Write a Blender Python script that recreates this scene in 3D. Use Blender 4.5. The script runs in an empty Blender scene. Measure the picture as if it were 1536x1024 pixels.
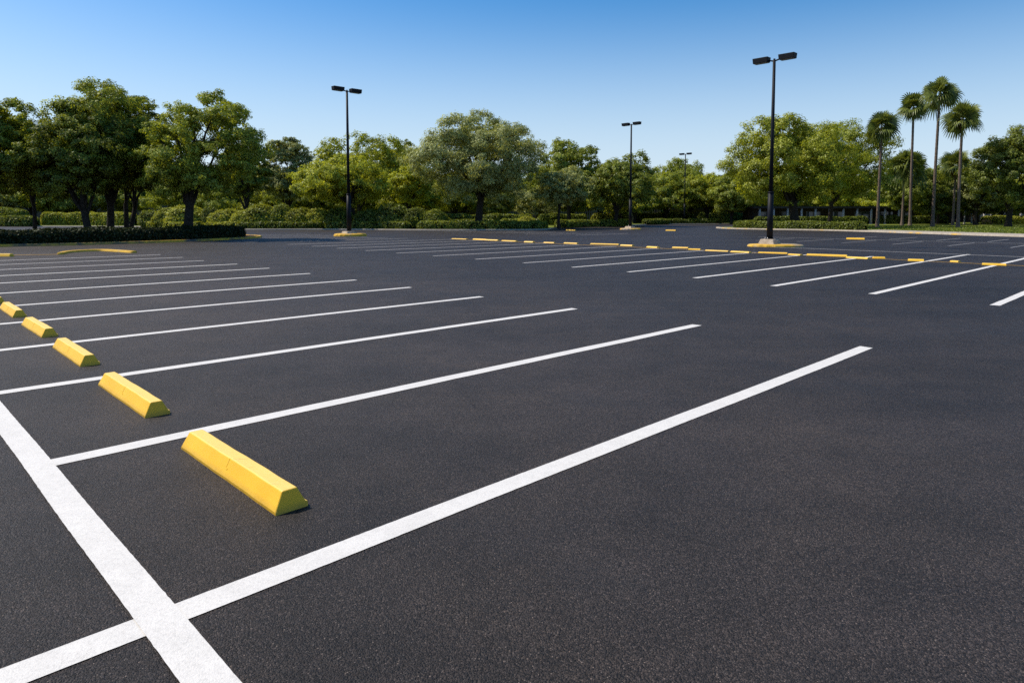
import bpy, bmesh, math, random
import numpy as np
from mathutils import Vector, Matrix

rng = np.random.default_rng(7)
random.seed(7)
PI = math.pi
SC = bpy.context.scene
COL = SC.collection

# ------------------------------------------------------------------ survey of the place
CAM_H = 1.75
FPX = 1013.0                      # focal length for a 1536 px wide frame
YAW = 0.79854                     # the bay lines run this far to the right of the view
U = np.array([math.sin(YAW), math.cos(YAW)])      # along the bay lines
V = np.array([-U[1], U[0]])                        # along the rows


def lot(u, v, z=0.0):
    p = U * u + V * v
    return (float(p[0]), float(p[1]), z)


def bx(px, d):                    # lateral metres at depth d
    return (px - 768.0) * d / FPX


def hz(py, d):                    # height in metres at depth d
    return CAM_H + (324.0 - py) * d / FPX


# ------------------------------------------------------------------ object helpers
def tag(o, label=None, cat=None, group=None, kind=None):
    if label: o['label'] = label
    if cat: o['category'] = cat
    if group: o['group'] = group
    if kind: o['kind'] = kind
    return o


def empty(name, loc, rz=0.0, label=None, cat=None, group=None):
    o = bpy.data.objects.new(name, None)
    COL.objects.link(o)
    o.location = loc
    o.rotation_euler = (0, 0, rz)
    o.empty_display_size = 0.3
    return tag(o, label, cat, group)


def link(name, me, mats, parent=None, loc=None):
    o = bpy.data.objects.new(name, me)
    COL.objects.link(o)
    if mats is not None:
        for m in (mats if isinstance(mats, (list, tuple)) else [mats]):
            me.materials.append(m)
    if parent is not None: o.parent = parent
    if loc is not None: o.location = loc
    return o


def copy_tree(o, parent=None):
    kids = list(o.children)
    c = o.copy()
    COL.objects.link(c)
    c.parent = parent
    for k in kids: copy_tree(k, c)
    return c


def mesh_np(name, co, faces, mat_idx=None, smooth=False):
    """co (n,3); faces: list of (k,m) int arrays (same m within an array)"""
    me = bpy.data.meshes.new(name)
    co = np.asarray(co, np.float32)
    me.vertices.add(len(co)); me.vertices.foreach_set('co', co.ravel())
    loops = np.concatenate([np.asarray(f, np.int32).ravel() for f in faces])
    tot = np.concatenate([np.full(len(f), np.asarray(f).shape[1], np.int32) for f in faces])
    start = np.concatenate([[0], np.cumsum(tot)[:-1]]).astype(np.int32)
    me.loops.add(len(loops)); me.loops.foreach_set('vertex_index', loops)
    me.polygons.add(len(tot)); me.polygons.foreach_set('loop_start', start)
    if mat_idx is not None:
        me.polygons.foreach_set('material_index', np.asarray(mat_idx, np.int32))
    me.update(calc_edges=True)
    if smooth is True: me.polygons.foreach_set('use_smooth', np.ones(len(tot), bool))
    elif smooth is not False: me.polygons.foreach_set('use_smooth', np.asarray(smooth, bool))
    me.validate()
    return me


class MB:
    """collects vertices and quads/tris for one mesh"""
    def __init__(s): s.v = []; s.q = []; s.n = 0; s.mi = []
    def add(s, co, quads, mi=0):
        co = np.asarray(co, float).reshape(-1, 3)
        s.v.append(co); s.q.append(np.asarray(quads, int) + s.n); s.n += len(co)
        s.mi.append(np.full(len(quads), mi))
    def tube(s, pts, rad, sides=6, mi=0, cap=True):
        pts = np.asarray(pts, float); n = len(pts)
        rad = np.broadcast_to(np.asarray(rad, float), (n,))
        t = np.gradient(pts, axis=0); t /= np.linalg.norm(t, axis=1)[:, None] + 1e-9
        ref = np.array([1., 0, 0]) if abs(t[0][2]) > .7 else np.array([0, 0, 1.])
        a = np.cross(t, ref); a /= np.linalg.norm(a, axis=1)[:, None] + 1e-9
        b = np.cross(t, a)
        th = np.arange(sides) * 2 * PI / sides
        ring = pts[:, None] + rad[:, None, None] * (np.cos(th)[None, :, None] * a[:, None] + np.sin(th)[None, :, None] * b[:, None])
        i = np.arange(n - 1)[:, None] * sides; j = np.arange(sides)[None]; j2 = (j + 1) % sides
        q = np.stack([i + j, i + j2, i + sides + j2, i + sides + j], -1).reshape(-1, 4)
        s.add(ring, q, mi)
        if cap and sides in (4, 6, 8, 12, 16):
            base = s.n - n * sides
            for off, rev in ((0, True), ((n - 1) * sides, False)):
                idx = [base + off + k for k in range(sides)]
                if rev: idx = idx[::-1]
                for k in range(1, sides - 2, 2):
                    s.q.append(np.array([[idx[0], idx[k], idx[k + 1], idx[k + 2]]])); s.mi.append(np.array([mi]))
    def quads(s, P, mi=0):
        P = np.asarray(P, float); n = len(P)
        s.add(P.reshape(-1, 3), np.arange(4 * n).reshape(n, 4), mi)
    def mesh(s, name, smooth=False):
        return mesh_np(name, np.concatenate(s.v), [np.concatenate(s.q)], np.concatenate(s.mi), smooth)


def bm_mesh(name, bm, smooth_angle=None):
    me = bpy.data.meshes.new(name)
    bmesh.ops.recalc_face_normals(bm, faces=bm.faces)
    bm.to_mesh(me); bm.free()
    return me


# ------------------------------------------------------------------ materials
def new_mat(name):
    m = bpy.data.materials.new(name); m.use_nodes = True
    nt = m.node_tree
    for n in list(nt.nodes): nt.nodes.remove(n)
    return m, nt


class NT:
    def __init__(s, nt): s.nt = nt
    def n(s, t, **k):
        x = s.nt.nodes.new(t)
        for a, b in k.items():
            if a.startswith('i_'):
                key = a[2:].replace('_', ' ')
                s.set(x, key, b)
            else: setattr(x, a, b)
        return x
    def set(s, x, key, b):
        sock = x.inputs[int(key)] if key.isdigit() else x.inputs[key]
        if isinstance(b, bpy.types.NodeSocket): s.nt.links.new(b, sock)
        else: sock.default_value = b
    def math(s, op, a, b=0.0, clamp=False):
        x = s.n('ShaderNodeMath', operation=op, use_clamp=clamp)
        s.set(x, '0', a); s.set(x, '1', b); return x.outputs[0]
    def mix(s, f, a, b, bt='MIX'):
        x = s.n('ShaderNodeMix', data_type='RGBA', blend_type=bt)
        s.set(x, '0', f)
        for i, v in ((6, a), (7, b)):
            if isinstance(v, bpy.types.NodeSocket): s.nt.links.new(v, x.inputs[i])
            else: x.inputs[i].default_value = (*v, 1) if len(v) == 3 else v
        return x.outputs[2]
    def ramp(s, f, stops, interp='LINEAR'):
        x = s.n('ShaderNodeValToRGB'); x.color_ramp.interpolation = interp
        e = x.color_ramp.elements
        while len(e) < len(stops): e.new(0.5)
        for k, (p, c) in enumerate(stops):
            e[k].position = p
            e[k].color = (c, c, c, 1) if not isinstance(c, tuple) else (*c, 1)
        s.set(x, '0', f); return x.outputs[0]
    def noise(s, vec, scale, detail=3, rough=.55):
        x = s.n('ShaderNodeTexNoise'); s.set(x, 'Scale', scale); s.set(x, 'Detail', detail); s.set(x, 'Roughness', rough)
        if vec is not None: s.set(x, 'Vector', vec)
        return x.outputs[0]
    def voro(s, vec, scale, feature='F1'):
        x = s.n('ShaderNodeTexVoronoi', feature=feature); s.set(x, 'Scale', scale); s.set(x, 'Vector', vec); return x
    def out(s, sh):
        o = s.n('ShaderNodeOutputMaterial'); s.nt.links.new(sh, o.inputs[0])
    def prin(s, color, rough=.6, spec=.5, normal=None, metal=0.0):
        p = s.n('ShaderNodeBsdfPrincipled')
        for k, v in (('Base Color', color), ('Roughness', rough), ('Specular IOR Level', spec), ('Metallic', metal)):
            if isinstance(v, tuple) and len(v) == 3: v = (*v, 1)
            s.set(p, k, v)
        if normal is not None: s.set(p, 'Normal', normal)
        return p.outputs[0]
    def bump(s, h, strength=.3, dist=.01):
        b = s.n('ShaderNodeBump'); s.set(b, 'Strength', strength); s.set(b, 'Distance', dist); s.set(b, 'Height', h); return b.outputs[0]
    def pos(s): return s.n('ShaderNodeNewGeometry').outputs['Position']
    def objco(s): return s.n('ShaderNodeTexCoord').outputs['Object']


def stretched(n, vec, sx, sy, rot=0.0):
    mp = n.n('ShaderNodeMapping'); n.set(mp, 'Vector', vec)
    mp.inputs['Scale'].default_value = (sx, sy, 1); mp.inputs['Rotation'].default_value = (0, 0, rot)
    return mp.outputs[0]


def asphalt_colour(n, vec):
    """aggregate set in binder; returns colour and height"""
    big = n.noise(vec, .22, 4, .6)
    mid = n.noise(vec, 1.7, 4, .62)
    streak = n.noise(stretched(n, vec, .08, .9, YAW - PI / 2), 1.0, 3, .6)
    fine = n.noise(vec, 260, 2, .7)
    v1 = n.voro(vec, 138)
    cell = n.n('ShaderNodeSeparateColor'); n.set(cell, '0', v1.outputs['Color'])
    stone = n.ramp(cell.outputs[0], [(0, .26), (.45, .78), (.8, 1.38), (1, 2.6)])
    pale = n.ramp(cell.outputs[1], [(0, 0.0), (.965, 0.0), (.985, 1.0), (1, 1.0)])
    inside = n.ramp(v1.outputs['Distance'], [(0, 1.0), (.38, 1.0), (.55, 0.0), (1, 0.0)])
    patch = n.math('ADD', n.math('MULTIPLY', big, .85), n.math('MULTIPLY', mid, .55))
    patch = n.math('ADD', patch, n.math('MULTIPLY', streak, .5))
    patch = n.ramp(n.math('MULTIPLY', patch, .52), [(.38, .60), (.49, 1.0), (.60, 1.42)])
    tone = n.math('MULTIPLY', n.math('MULTIPLY', stone, patch), n.math('ADD', n.math('MULTIPLY', fine, .9), .55))
    warm = n.ramp(n.noise(vec, .6, 3), [(.4, (.0216, .0166, .0144)), (.62, (.0252, .0188, .0151))])
    sp = n.n('ShaderNodeSeparateXYZ'); n.set(sp, '0', vec)
    along = n.math('ADD', n.math('ADD', n.math('MULTIPLY', sp.outputs[0], float(U[0])), n.math('MULTIPLY', sp.outputs[1], float(U[1]))), n.math('MULTIPLY', n.noise(vec, .35, 3), 3.0))
    bay_tone = n.ramp(n.math('MULTIPLY', n.math('ABSOLUTE', n.math('SUBTRACT', along, 7.5)), .1), [(.15, 1.36), (.85, .88)])   # bays lighter, aisle darker
    base = n.mix(1.0, n.mix(1.0, warm, tone, 'MULTIPLY'), bay_tone, 'MULTIPLY')
    pc = n.ramp(cell.outputs[2], [(0, (.25, .20, .16)), (.5, (.15, .14, .14)), (1, (.28, .21, .17))])
    base = n.mix(n.math('MULTIPLY', n.math('MULTIPLY', pale, inside), .75), base, pc)
    h = n.math('ADD', n.math('MULTIPLY', v1.outputs['Distance'], -1.0), n.math('MULTIPLY', fine, .6))
    return base, h, cell


def m_asphalt():
    m, nt = new_mat('asphalt'); n = NT(nt); vec = n.pos()
    c, h, cell = asphalt_colour(n, vec)
    # tar-dark smudges where tyres and oil have been
    sm = n.ramp(n.noise(vec, .45, 5, .65), [(.53, 0.0), (.68, 1.0)])
    c = n.mix(n.math('MULTIPLY', sm, .45), c, (.019, .018, .019))
    r = n.ramp(cell.outputs[1], [(0, .48), (1, .78)])
    n.out(n.prin(c, r, .29, n.bump(h, .85, .007)))
    return m


def m_paint(name, col, wear=.5):
    m, nt = new_mat(name); n = NT(nt); vec = n.pos()
    a, h, cell = asphalt_colour(n, vec)
    f1 = n.noise(vec, 120, 4, .7); f2 = n.noise(vec, 3.2, 4, .6)
    w = n.math('ADD', n.math('MULTIPLY', f1, .8), n.math('MULTIPLY', f2, .45))
    worn = n.ramp(w, [(.395, 1.0), (.46, 0.0)])
    dirt = n.ramp(n.noise(vec, 5, 6, .7), [(.3, .89), (.62, 1.0)])
    grain = n.ramp(n.noise(vec, 70, 4, .75), [(.34, .82), (.5, .98), (.7, 1.03)])
    c = n.mix(1.0, col, n.math('MULTIPLY', dirt, grain), 'MULTIPLY')
    c = n.mix(n.math('MULTIPLY', worn, wear), c, a)
    n.out(n.prin(c, .62, .35, n.bump(h, .22, .005)))
    return m


def m_simple(name, c1, c2, scale=6, rough=.7, spec=.4, bump=.3, bscale=40, bdist=.01, metal=0.0, vec='pos', lo=.35, hi=.65):
    m, nt = new_mat(name); n = NT(nt); v = n.pos() if vec == 'pos' else n.objco()
    c = n.ramp(n.noise(v, scale, 5, .6), [(lo, c1), (hi, c2)])
    n.out(n.prin(c, rough, spec, n.bump(n.noise(v, bscale, 4, .65), bump, bdist), metal))
    return m


def m_stop():
    m, nt = new_mat('stop_yellow_paint'); n = NT(nt); v = n.pos()
    big = n.noise(v, 2.3, 4, .6); f = n.noise(v, 45, 4, .65)
    c = n.ramp(big, [(.3, (.84, .455, .013)), (.65, (.90, .525, .024))])
    sc = n.ramp(n.noise(stretched(n, v, 9, 60, YAW), 1.0, 4, .7), [(.30, 1.0), (.39, 0.0)])
    c = n.mix(n.math('MULTIPLY', sc, .35), c, (.48, .30, .07))
    chip = n.ramp(n.noise(v, 38, 5, .7), [(.255, 1.0), (.29, 0.0)])
    c = n.mix(chip, c, (.36, .33, .27))
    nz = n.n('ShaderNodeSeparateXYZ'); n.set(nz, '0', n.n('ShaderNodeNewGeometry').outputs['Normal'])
    top = n.ramp(nz.outputs[2], [(.75, 0.0), (.98, 1.0)])                       # paler up-facing top: sky sheen painted into the colour
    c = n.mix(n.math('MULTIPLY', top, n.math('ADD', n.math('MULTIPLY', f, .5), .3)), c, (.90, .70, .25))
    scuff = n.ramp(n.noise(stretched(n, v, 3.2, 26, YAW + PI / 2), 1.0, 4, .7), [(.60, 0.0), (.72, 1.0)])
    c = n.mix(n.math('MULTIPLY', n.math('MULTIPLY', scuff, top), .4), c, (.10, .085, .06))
    # road grime near the foot
    z = n.n('ShaderNodeSeparateXYZ'); n.set(z, '0', v)
    gr = n.math('MULTIPLY', n.ramp(z.outputs[2], [(.0, 1.0), (.05, 0.0)]), n.noise(v, 16, 4, .7))
    c = n.mix(n.math('MULTIPLY', gr, .9), c, (.16, .11, .04))
    n.out(n.prin(c, .5, .4, n.bump(n.math('ADD', f, n.math('MULTIPLY', big, .5)), .25, .006)))
    return m


def m_kerb(name, yellow, k=1.0):
    m, nt = new_mat(name); n = NT(nt); v = n.pos()
    con = n.ramp(n.noise(v, 3, 5, .65), [(.3, (.30 * k, .25 * k, .19 * k)), (.7, (.46 * k, .40 * k, .32 * k))])
    ye = n.ramp(n.noise(v, 5, 4, .6), [(.3, (.52, .30, .03)), (.7, (.72, .44, .05))])
    f = n.ramp(n.noise(v, .35, 4, .65), [(yellow - .06, 1.0), (yellow + .06, 0.0)])
    c = n.mix(f, con, ye)
    n.out(n.prin(c, .8, .3, n.bump(n.noise(v, 50, 4), .3, .01)))
    return m


def m_leaf(name, dark, light, trans=.32, gloss=.022):
    m, nt = new_mat(name); n = NT(nt)
    g = n.n('ShaderNodeNewGeometry'); oc = n.objco()
    oi = n.n('ShaderNodeObjectInfo')
    cl = n.noise(oc, .55, 3, .6)
    f = n.math('ADD', n.math('MULTIPLY', g.outputs['Random Per Island'], .45), n.math('MULTIPLY', cl, .75))
    f = n.math('ADD', f, n.math('MULTIPLY', n.math('SUBTRACT', oi.outputs['Random'], .5), .25))
    c = n.ramp(f, [(.28, dark), (.85, light)])
    d = n.n('ShaderNodeBsdfDiffuse'); n.set(d, 'Color', c)
    t = n.n('ShaderNodeBsdfTranslucent')
    n.set(t, 'Color', n.mix(1.0, c, (1.25, 1.15, .45), 'MULTIPLY'))
    mx = n.n('ShaderNodeMixShader'); n.set(mx, '0', trans); nt.links.new(d.outputs[0], mx.inputs[1]); nt.links.new(t.outputs[0], mx.inputs[2])
    gl = n.n('ShaderNodeBsdfGlossy'); gl.inputs['Roughness'].default_value = .45; gl.inputs['Color'].default_value = (.8, .85, .8, 1)
    m2 = n.n('ShaderNodeMixShader'); n.set(m2, '0', gloss); nt.links.new(mx.outputs[0], m2.inputs[1]); nt.links.new(gl.outputs[0], m2.inputs[2])
    n.out(m2.outputs[0])
    return m


M = {}
M['asphalt'] = m_asphalt()
M['white'] = m_paint('white_road_paint', (.715, .685, .63), .8)
M['faded'] = m_paint('faded_white_road_paint', (.58, .55, .52), .9)
M['ghost'] = m_paint('nearly_worn_off_white_paint', (.30, .29, .275), .95)
M['yellow_line'] = m_paint('yellow_road_paint', (.62, .36, .045), .9)
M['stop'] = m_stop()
M['kerb'] = m_kerb('kerb_concrete_part_yellow', .49)
M['kerb_y'] = m_kerb('kerb_mostly_yellow', .62)
M['kerb_c'] = m_kerb('kerb_concrete_pale', .28)
M['kerb_l'] = m_kerb('kerb_shaded_part_yellow', .54, .3)  # concrete darkened to paint in the shade along the left island
M['kerb_r'] = m_kerb('kerb_concrete_bits_of_yellow', .40)
M['concrete'] = m_simple('footing_concrete', (.34, .27, .19), (.52, .44, .34), 5, .85, .3, .4, 45)
M['island'] = m_kerb('lamp_island_yellow', .60)
M['pole'] = m_simple('dark_bronze_steel', (.005, .006, .009), (.009, .010, .014), 3, .55, .18, .05, 60)
M['head'] = m_simple('lamp_head_metal', (.005, .006, .008), (.009, .010, .013), 4, .6, .18, .05, 60)
M['lens'] = m_simple('lamp_lens', (.16, .14, .11), (.22, .20, .16), 8, .3, .5, .05, 60)
M['steel'] = m_simple('galvanised_steel', (.30, .30, .30), (.42, .42, .42), 20, .4, .5, .05, 60, metal=.8)
M['bark'] = m_simple('dark_bark', (.016, .012, .009), (.05, .04, .03), 7, .9, .2, .8, 24, .03, vec='obj')
M['palm_bark'] = m_simple('palm_bark', (.085, .06, .045), (.20, .15, .115), 6, .9, .2, .7, 20, .03, vec='obj')
M['pale_bark'] = m_simple('pale_bark', (.28, .26, .22), (.46, .43, .38), 5, .85, .2, .4, 20, .02, vec='obj')
M['dead'] = m_leaf('dead_frond', (.07, .042, .02), (.17, .11, .05), .15)
M['frond'] = m_leaf('palm_frond', (.040, .058, .012), (.230, .265, .055), .32, .03)
M['oak'] = m_leaf('oak_leaf', (.055, .078, .008), (.42, .47, .058), .44)
M['bright'] = m_leaf('bright_leaf', (.12, .15, .010), (.60, .63, .065), .48)
M['olive'] = m_leaf('grey_green_leaf', (.075, .092, .024), (.46, .49, .185), .40)
M['deep'] = m_leaf('deep_green_leaf', (.034, .050, .007), (.29, .335, .048), .40)
M['hedge'] = m_leaf('hedge_leaf', (.045, .064, .007), (.260, .300, .036), .30)
M['hedge_shade'] = m_leaf('shaded_hedge_leaf', (.008, .013, .003), (.034, .045, .009), .2)  # hedge leaf with the tree shade put into its colour
M['shrub'] = m_leaf('shrub_leaf', (.10, .12, .010), (.50, .51, .065), .34)
M['core'] = m_simple('light_block_core', (.006, .008, .003), (.014, .018, .006), 8, .95, .1, .5, 30)  # dark shell added inside hedges and bushes to block light
M['mulch'] = m_simple('bark_mulch', (.030, .020, .012), (.075, .05, .03), 4, .95, .1, .8, 30, .03)
M['lawn'] = m_simple('lawn_turf', (.055, .080, .010), (.190, .220, .034), .6, .95, .1, .8, 30, .04, lo=.3, hi=.68)
M['ground'] = m_simple('rough_ground', (.030, .036, .012), (.070, .075, .024), .15, .95, .1, .6, 8, .05)
M['grass'] = m_leaf('grass_blade', (.070, .100, .012), (.230, .270, .040), .3)
M['dark_wall'] = m_simple('dark_brick_wall', (.030, .022, .018), (.06, .045, .036), 2, .9, .2, .4, 20)
M['pale_wall'] = m_simple('pale_render_wall', (.09, .09, .09), (.15, .145, .14), 1.5, .9, .2, .2, 20)
M['grey_wall'] = m_simple('grey_block_wall', (.085, .085, .09), (.15, .145, .15), .9, .9, .2, .4, 6)
M['roof_d'] = m_simple('dark_roof', (.02, .018, .018), (.045, .04, .038), 2, .85, .3, .5, 12)
M['roof_t'] = m_simple('terracotta_roof', (.20, .075, .035), (.34, .14, .07), 3, .85, .3, .6, 10)
M['whitep'] = m_simple('white_column_paint', (.34, .31, .29), (.46, .42, .40), 3, .7, .3, .1, 20)
M['glass'] = m_simple('dark_window_glass', (.03, .045, .06), (.06, .08, .11), 1, .08, .6, .0, 10)
M['fence'] = m_simple('weathered_fence', (.07, .066, .064), (.13, .122, .116), 3, .85, .2, .3, 20)
M['bench'] = m_simple('teak_bench', (.20, .13, .06), (.34, .24, .12), 6, .7, .3, .3, 30)


# ------------------------------------------------------------------ setting: ground, lot, beds
def sheet(name, pts, z, mat, kind='structure', cat=None, label=None):
    bm = bmesh.new()
    f = bm.faces.new([bm.verts.new((p[0], p[1], z)) for p in pts])
    if f.normal.z < 0: f.normal_flip()
    bm.normal_update()
    if bm.faces[:][0].normal.z < 0: bmesh.ops.reverse_faces(bm, faces=bm.faces[:])
    bmesh.ops.triangulate(bm, faces=bm.faces[:])
    me = bpy.data.meshes.new(name); bm.to_mesh(me); bm.free()
    o = link(name, me, mat)
    tag(o, label, cat, None, kind)
    return o


def smooth_path(pts, step=1.0, closed=False):
    P = np.array(pts, float)
    if closed: P = np.vstack([P[-1], P, P[0], P[1]])
    else: P = np.vstack([2 * P[0] - P[1], P, 2 * P[-1] - P[-2]])
    out = []
    for k in range(1, len(P) - 2):
        a, b, c, d = P[k - 1:k + 3]
        n = max(2, int(np.linalg.norm(c - b) / step))
        t = (np.arange(n) / n)[:, None]
        out.append(.5 * ((2 * b) + (-a + c) * t + (2 * a - 5 * b + 4 * c - d) * t ** 2 + (-a + 3 * b - 3 * c + d) * t ** 3))
    if not closed: out.append(P[-2][None])
    return np.concatenate(out)


def normals2(P, closed=False):
    t = (np.roll(P, -1, 0) - np.roll(P, 1, 0)) if closed else np.gradient(P, axis=0)
    t /= np.linalg.norm(t, axis=1)[:, None] + 1e-9
    return np.stack([t[:, 1], -t[:, 0]], -1)          # to the right of travel


def kerb(name, path, mat, w=.18, h=.15, closed=False, label=None, cat=None, kind='structure', group=None):
    P = np.asarray(path, float); N = normals2(P, closed)
    prof = [(-w / 2, -.03), (-w / 2, h - .02), (-w / 2 + .025, h), (w / 2 - .03, h), (w / 2, h - .035), (w / 2 + .02, -.03)]
    ring = np.array([[(p[0] + n[0] * a, p[1] + n[1] * a, b) for a, b in prof] for p, n in zip(P, N)])
    k = len(prof); m = len(P)
    q = []
    for i in range(m if closed else m - 1):
        i2 = (i + 1) % m
        for j in range(k - 1):
            q.append((i * k + j, i2 * k + j, i2 * k + j + 1, i * k + j + 1))
    mb = MB(); mb.add(ring, np.array(q))
    if not closed:
        for i, rev in ((0, False), (m - 1, True)):
            ids = [i * k + j for j in range(k)]
            a = [ids[0], ids[1], ids[4], ids[5]]; b = [ids[1], ids[2], ids[3], ids[4]]
            for f in (a, b): mb.q.append(np.array([f[::-1] if rev else f])); mb.mi.append(np.array([0]))
    o = link(name, mb.mesh(name), mat)
    return tag(o, label, cat, group, kind)


ground = sheet('ground', [(-900, -60), (900, -60), (1500, 2500), (-1500, 2500)], -.06, M['ground'])
asphalt = sheet('asphalt_road_surface', [(-170, -30), (150, -30), (150, 60), (190, 175), (-190, 175)], 0.0, M['asphalt'])

# left island
isl = smooth_path([(-60, 24), (-44, 31.2), (-34.5, 35.4), (-28.7, 38.6), (-25.4, 41.2), (-22.6, 45.2), (-20.6, 50.5), (-20.4, 54.6), (-22.2, 57.8), (-27, 60), (-40, 60.5), (-62, 58)], 1.0, True)
sheet('planting_bed', isl, .10, M['mulch'])
kerb('kerb', isl, M['kerb_l'], closed=True)
# long planted margin along the back
back = smooth_path([(-150, 128), (-92, 114), (-60, 108), (-48.5, 95.5), (-36, 86.0), (-22.4, 85.6), (-10.2, 82.2), (-2.6, 82.0), (2.6, 83.6), (4.8, 87.2), (5.6, 94), (9.5, 104), (15.5, 110), (19.5, 118), (25.0, 131), (34, 142), (60, 146)], 1.2)
bed_back = [tuple(p) for p in back] + [(90, 240), (-300, 240), (-260, 130)]
sheet('lawn_ground', bed_back, .09, M['lawn'])
kerb('kerb', back, M['kerb_c'])
# right lawn
rl = smooth_path([(36, 106), (30.8, 100.5), (29.4, 95), (30.6, 89.6), (33.6, 85.2), (37.4, 80.6), (39.3, 74), (40.6, 66), (42.6, 56.5), (47, 44), (58, 30), (90, 10)], 1.0)
sheet('lawn_ground', [tuple(p) for p in rl] + [(300, 10), (300, 240), (62, 240), (48, 118)], .09, M['lawn'])
kerb('kerb', rl, M['kerb_r'], w=.34)
# wide pale walk that follows the lawn's edge
wk = smooth_path([(38.6, 78.5), (39.6, 73.5), (41.0, 66), (43.0, 56.5), (47.4, 44.3), (58.2, 30.3)], 1.0)
wkn = normals2(wk)
sheet('pavement', [tuple(p) for p in (wk - wkn * .05)] + [tuple(p) for p in (wk - wkn * 5.0)[::-1]], .135, M['kerb_c'])


# ------------------------------------------------------------------ painted lines
NUM = ['first', 'second', 'third', 'fourth', 'fifth', 'sixth', 'seventh', 'eighth', 'ninth', 'tenth', 'eleventh', 'twelfth', 'thirteenth', 'fourteenth', 'fifteenth', 'sixteenth', 'seventeenth', 'eighteenth']


def stripe_mesh(name, a, b, w, z):
    """a painted line from a to b with slightly ragged edges"""
    a = np.array(a[:2]); b = np.array(b[:2]); L = np.linalg.norm(b - a); t = (b - a) / L; nn = np.array([-t[1], t[0]])
    dist = min(np.linalg.norm(a), np.linalg.norm(b))
    st = .035 if dist < 5 else .2
    n = max(2, int(L / st)); s = np.linspace(0, L, n + 1)
    amp = .0007 if dist < 5 else .002
    wob = .0025 * np.sin(s * 1.1 + a[0] * 3) + .0015 * np.sin(s * 2.7 + a[1])
    e1 = w / 2 + wob + rng.normal(0, amp, n + 1); e2 = -w / 2 + wob + rng.normal(0, amp, n + 1)
    s1 = s.copy(); s1[[0, -1]] += rng.normal(0, .008, 2)
    p1 = a + t * s1[:, None] + nn * e1[:, None]; p2 = a + t * s[:, None] + nn * e2[:, None]
    co = np.concatenate([np.c_[p1, np.full(n + 1, z)], np.c_[p2, np.full(n + 1, z)]])
    i = np.arange(n)
    return mesh_np(name, co, [np.stack([i + n + 1, i + n + 2, i + 1, i], -1)])


def stripe(a, b, w, z, mat, label, group=None, cat='parking line'):
    o = link('parking_line', stripe_mesh('parking_line', a, b, w, z), mat)
    return tag(o, label, cat, group)


W = .165
# left row: each line runs from the broad line (or beyond it) to the aisle
left_v = [3.09, 5.64, 8.27, 10.92, 13.58, 16.19, 19.0, 21.9, 24.6, 27.4, 30.2, 33.0]
left_u = [9.62, 9.66, 9.71, 9.71, 9.74, 9.80, 9.91, 9.95, 9.97, 9.80, 9.95, 9.91]
first_u = [-2.5, .88, .90, .90, -3.5, -3.5, -3.5, -3.5, -4, -4, -4, -4]
for k, (v, u1) in enumerate(zip(left_v, left_u)):
    if k == 0: lab = 'white parking line nearest the camera, crossing the broad white line'
    elif k == 1: lab = 'white parking line between the nearest and the second nearest big yellow wheel stops'
    else: lab = 'white parking line, %s from the camera in the row with the big yellow wheel stops' % NUM[k]
    u0 = first_u[k] if k < 2 else -7.0
    stripe(lot(u0, v), lot(u1, v), W, .004, M['white'] if k < 9 else M['faded'], lab, 'white lines of the row with the big wheel stops')
stripe(lot(.9075, -.5), lot(.816, 9.6), .165, .008, M['white'], 'broad white line crossing the bay lines beside the big yellow wheel stops', None, 'parking line')

# middle row: lines run from the aisle to the chain of yellow stops and, in the near bays, beyond
rv = [0.45, 2.82, 5.17, 7.50, 10.03, 12.57, 15.05, 17.72, 20.6, 23.6, 26.6, 29.6, 32.8, 36.0, 39.4]
ru = [15.75, 15.98, 16.34, 16.44, 16.98, 17.31, 17.53, 17.85, 18.0, 18.15, 18.3, 18.5, 18.7, 18.9, 19.1]
for k, (v, u0) in enumerate(zip(rv, ru)):
    u1 = [34, 33.8, 36.8, 36.4, 31.6, 30.9, 31.0, 31.1, 31.4, 31.6, 31.8, 32, 32, 32.1, 32.2][k]
    lab = '%s white parking line from the right in the row ending at the small yellow stops' % NUM[k]
    if k == 0: lab = 'short end of a white parking line cut off by the right edge of the photo'
    stripe(lot(u0, v), lot(u1, v), W if k < 5 else .14, .004, M['white'] if k < 7 else M['faded'], lab, 'white lines of the row ending at the small yellow stops')
stripe(lot(29.0, 2.0), lot(30.6, 14.0), .11, .008, M['yellow_line'], 'thin faded yellow line along the nearer half of the chain of small yellow stops', None, 'yellow line')
stripe(lot(30.6, 14.0), lot(32.9, 40.5), .16, .008, M['yellow_line'], 'thin faded yellow line along the farther half of the chain of small yellow stops', None, 'yellow line')
stripe(lot(35.0, -1), lot(36.9, 17.0), .13, .012, M['faded'], 'long faded white line running right from the foot of the nearest lamp post')
# rows beyond
GB = 'faint white lines of the bays beyond the nearest lamp post'
LB = 'faint white parking line in the far bays near the right-hand lawn'
for k in range(9):
    v = -1.5 + k * 3.0
    stripe(lot(45.5 + .1 * k, v), lot(52.0 + .1 * k, v), .11, .004, M['ghost'], LB, GB)
GC = 'faint white lines of the bays in front of the back hedge'
LC = 'faint white parking line in the far bays in front of the back hedge'
for k in range(8):
    v = 40 + k * 3.3
    stripe(lot(47 + .1 * k, v), lot(55.0 + .1 * k, v), .12, .004, M['faded'], LC, GC)
for k in range(7):
    v = 36.5 + k * 2.9
    stripe(lot(22 + .3 * k, v + 7), lot(31 + .1 * k, v + 7), .12, .008, M['faded'], LC, GC)
for k in range(7):
    stripe(lot(54.5 + .2 * k, 1.0 + k * 3.1), lot(61.5 + .2 * k, 1.0 + k * 3.1), .12, .004, M['ghost'], LB, GB)
stripe(lot(52.6, -3), lot(54, 26), .12, .008, M['faded'], 'faint white line along the heads of the far bays near the right-hand lawn')


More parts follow.
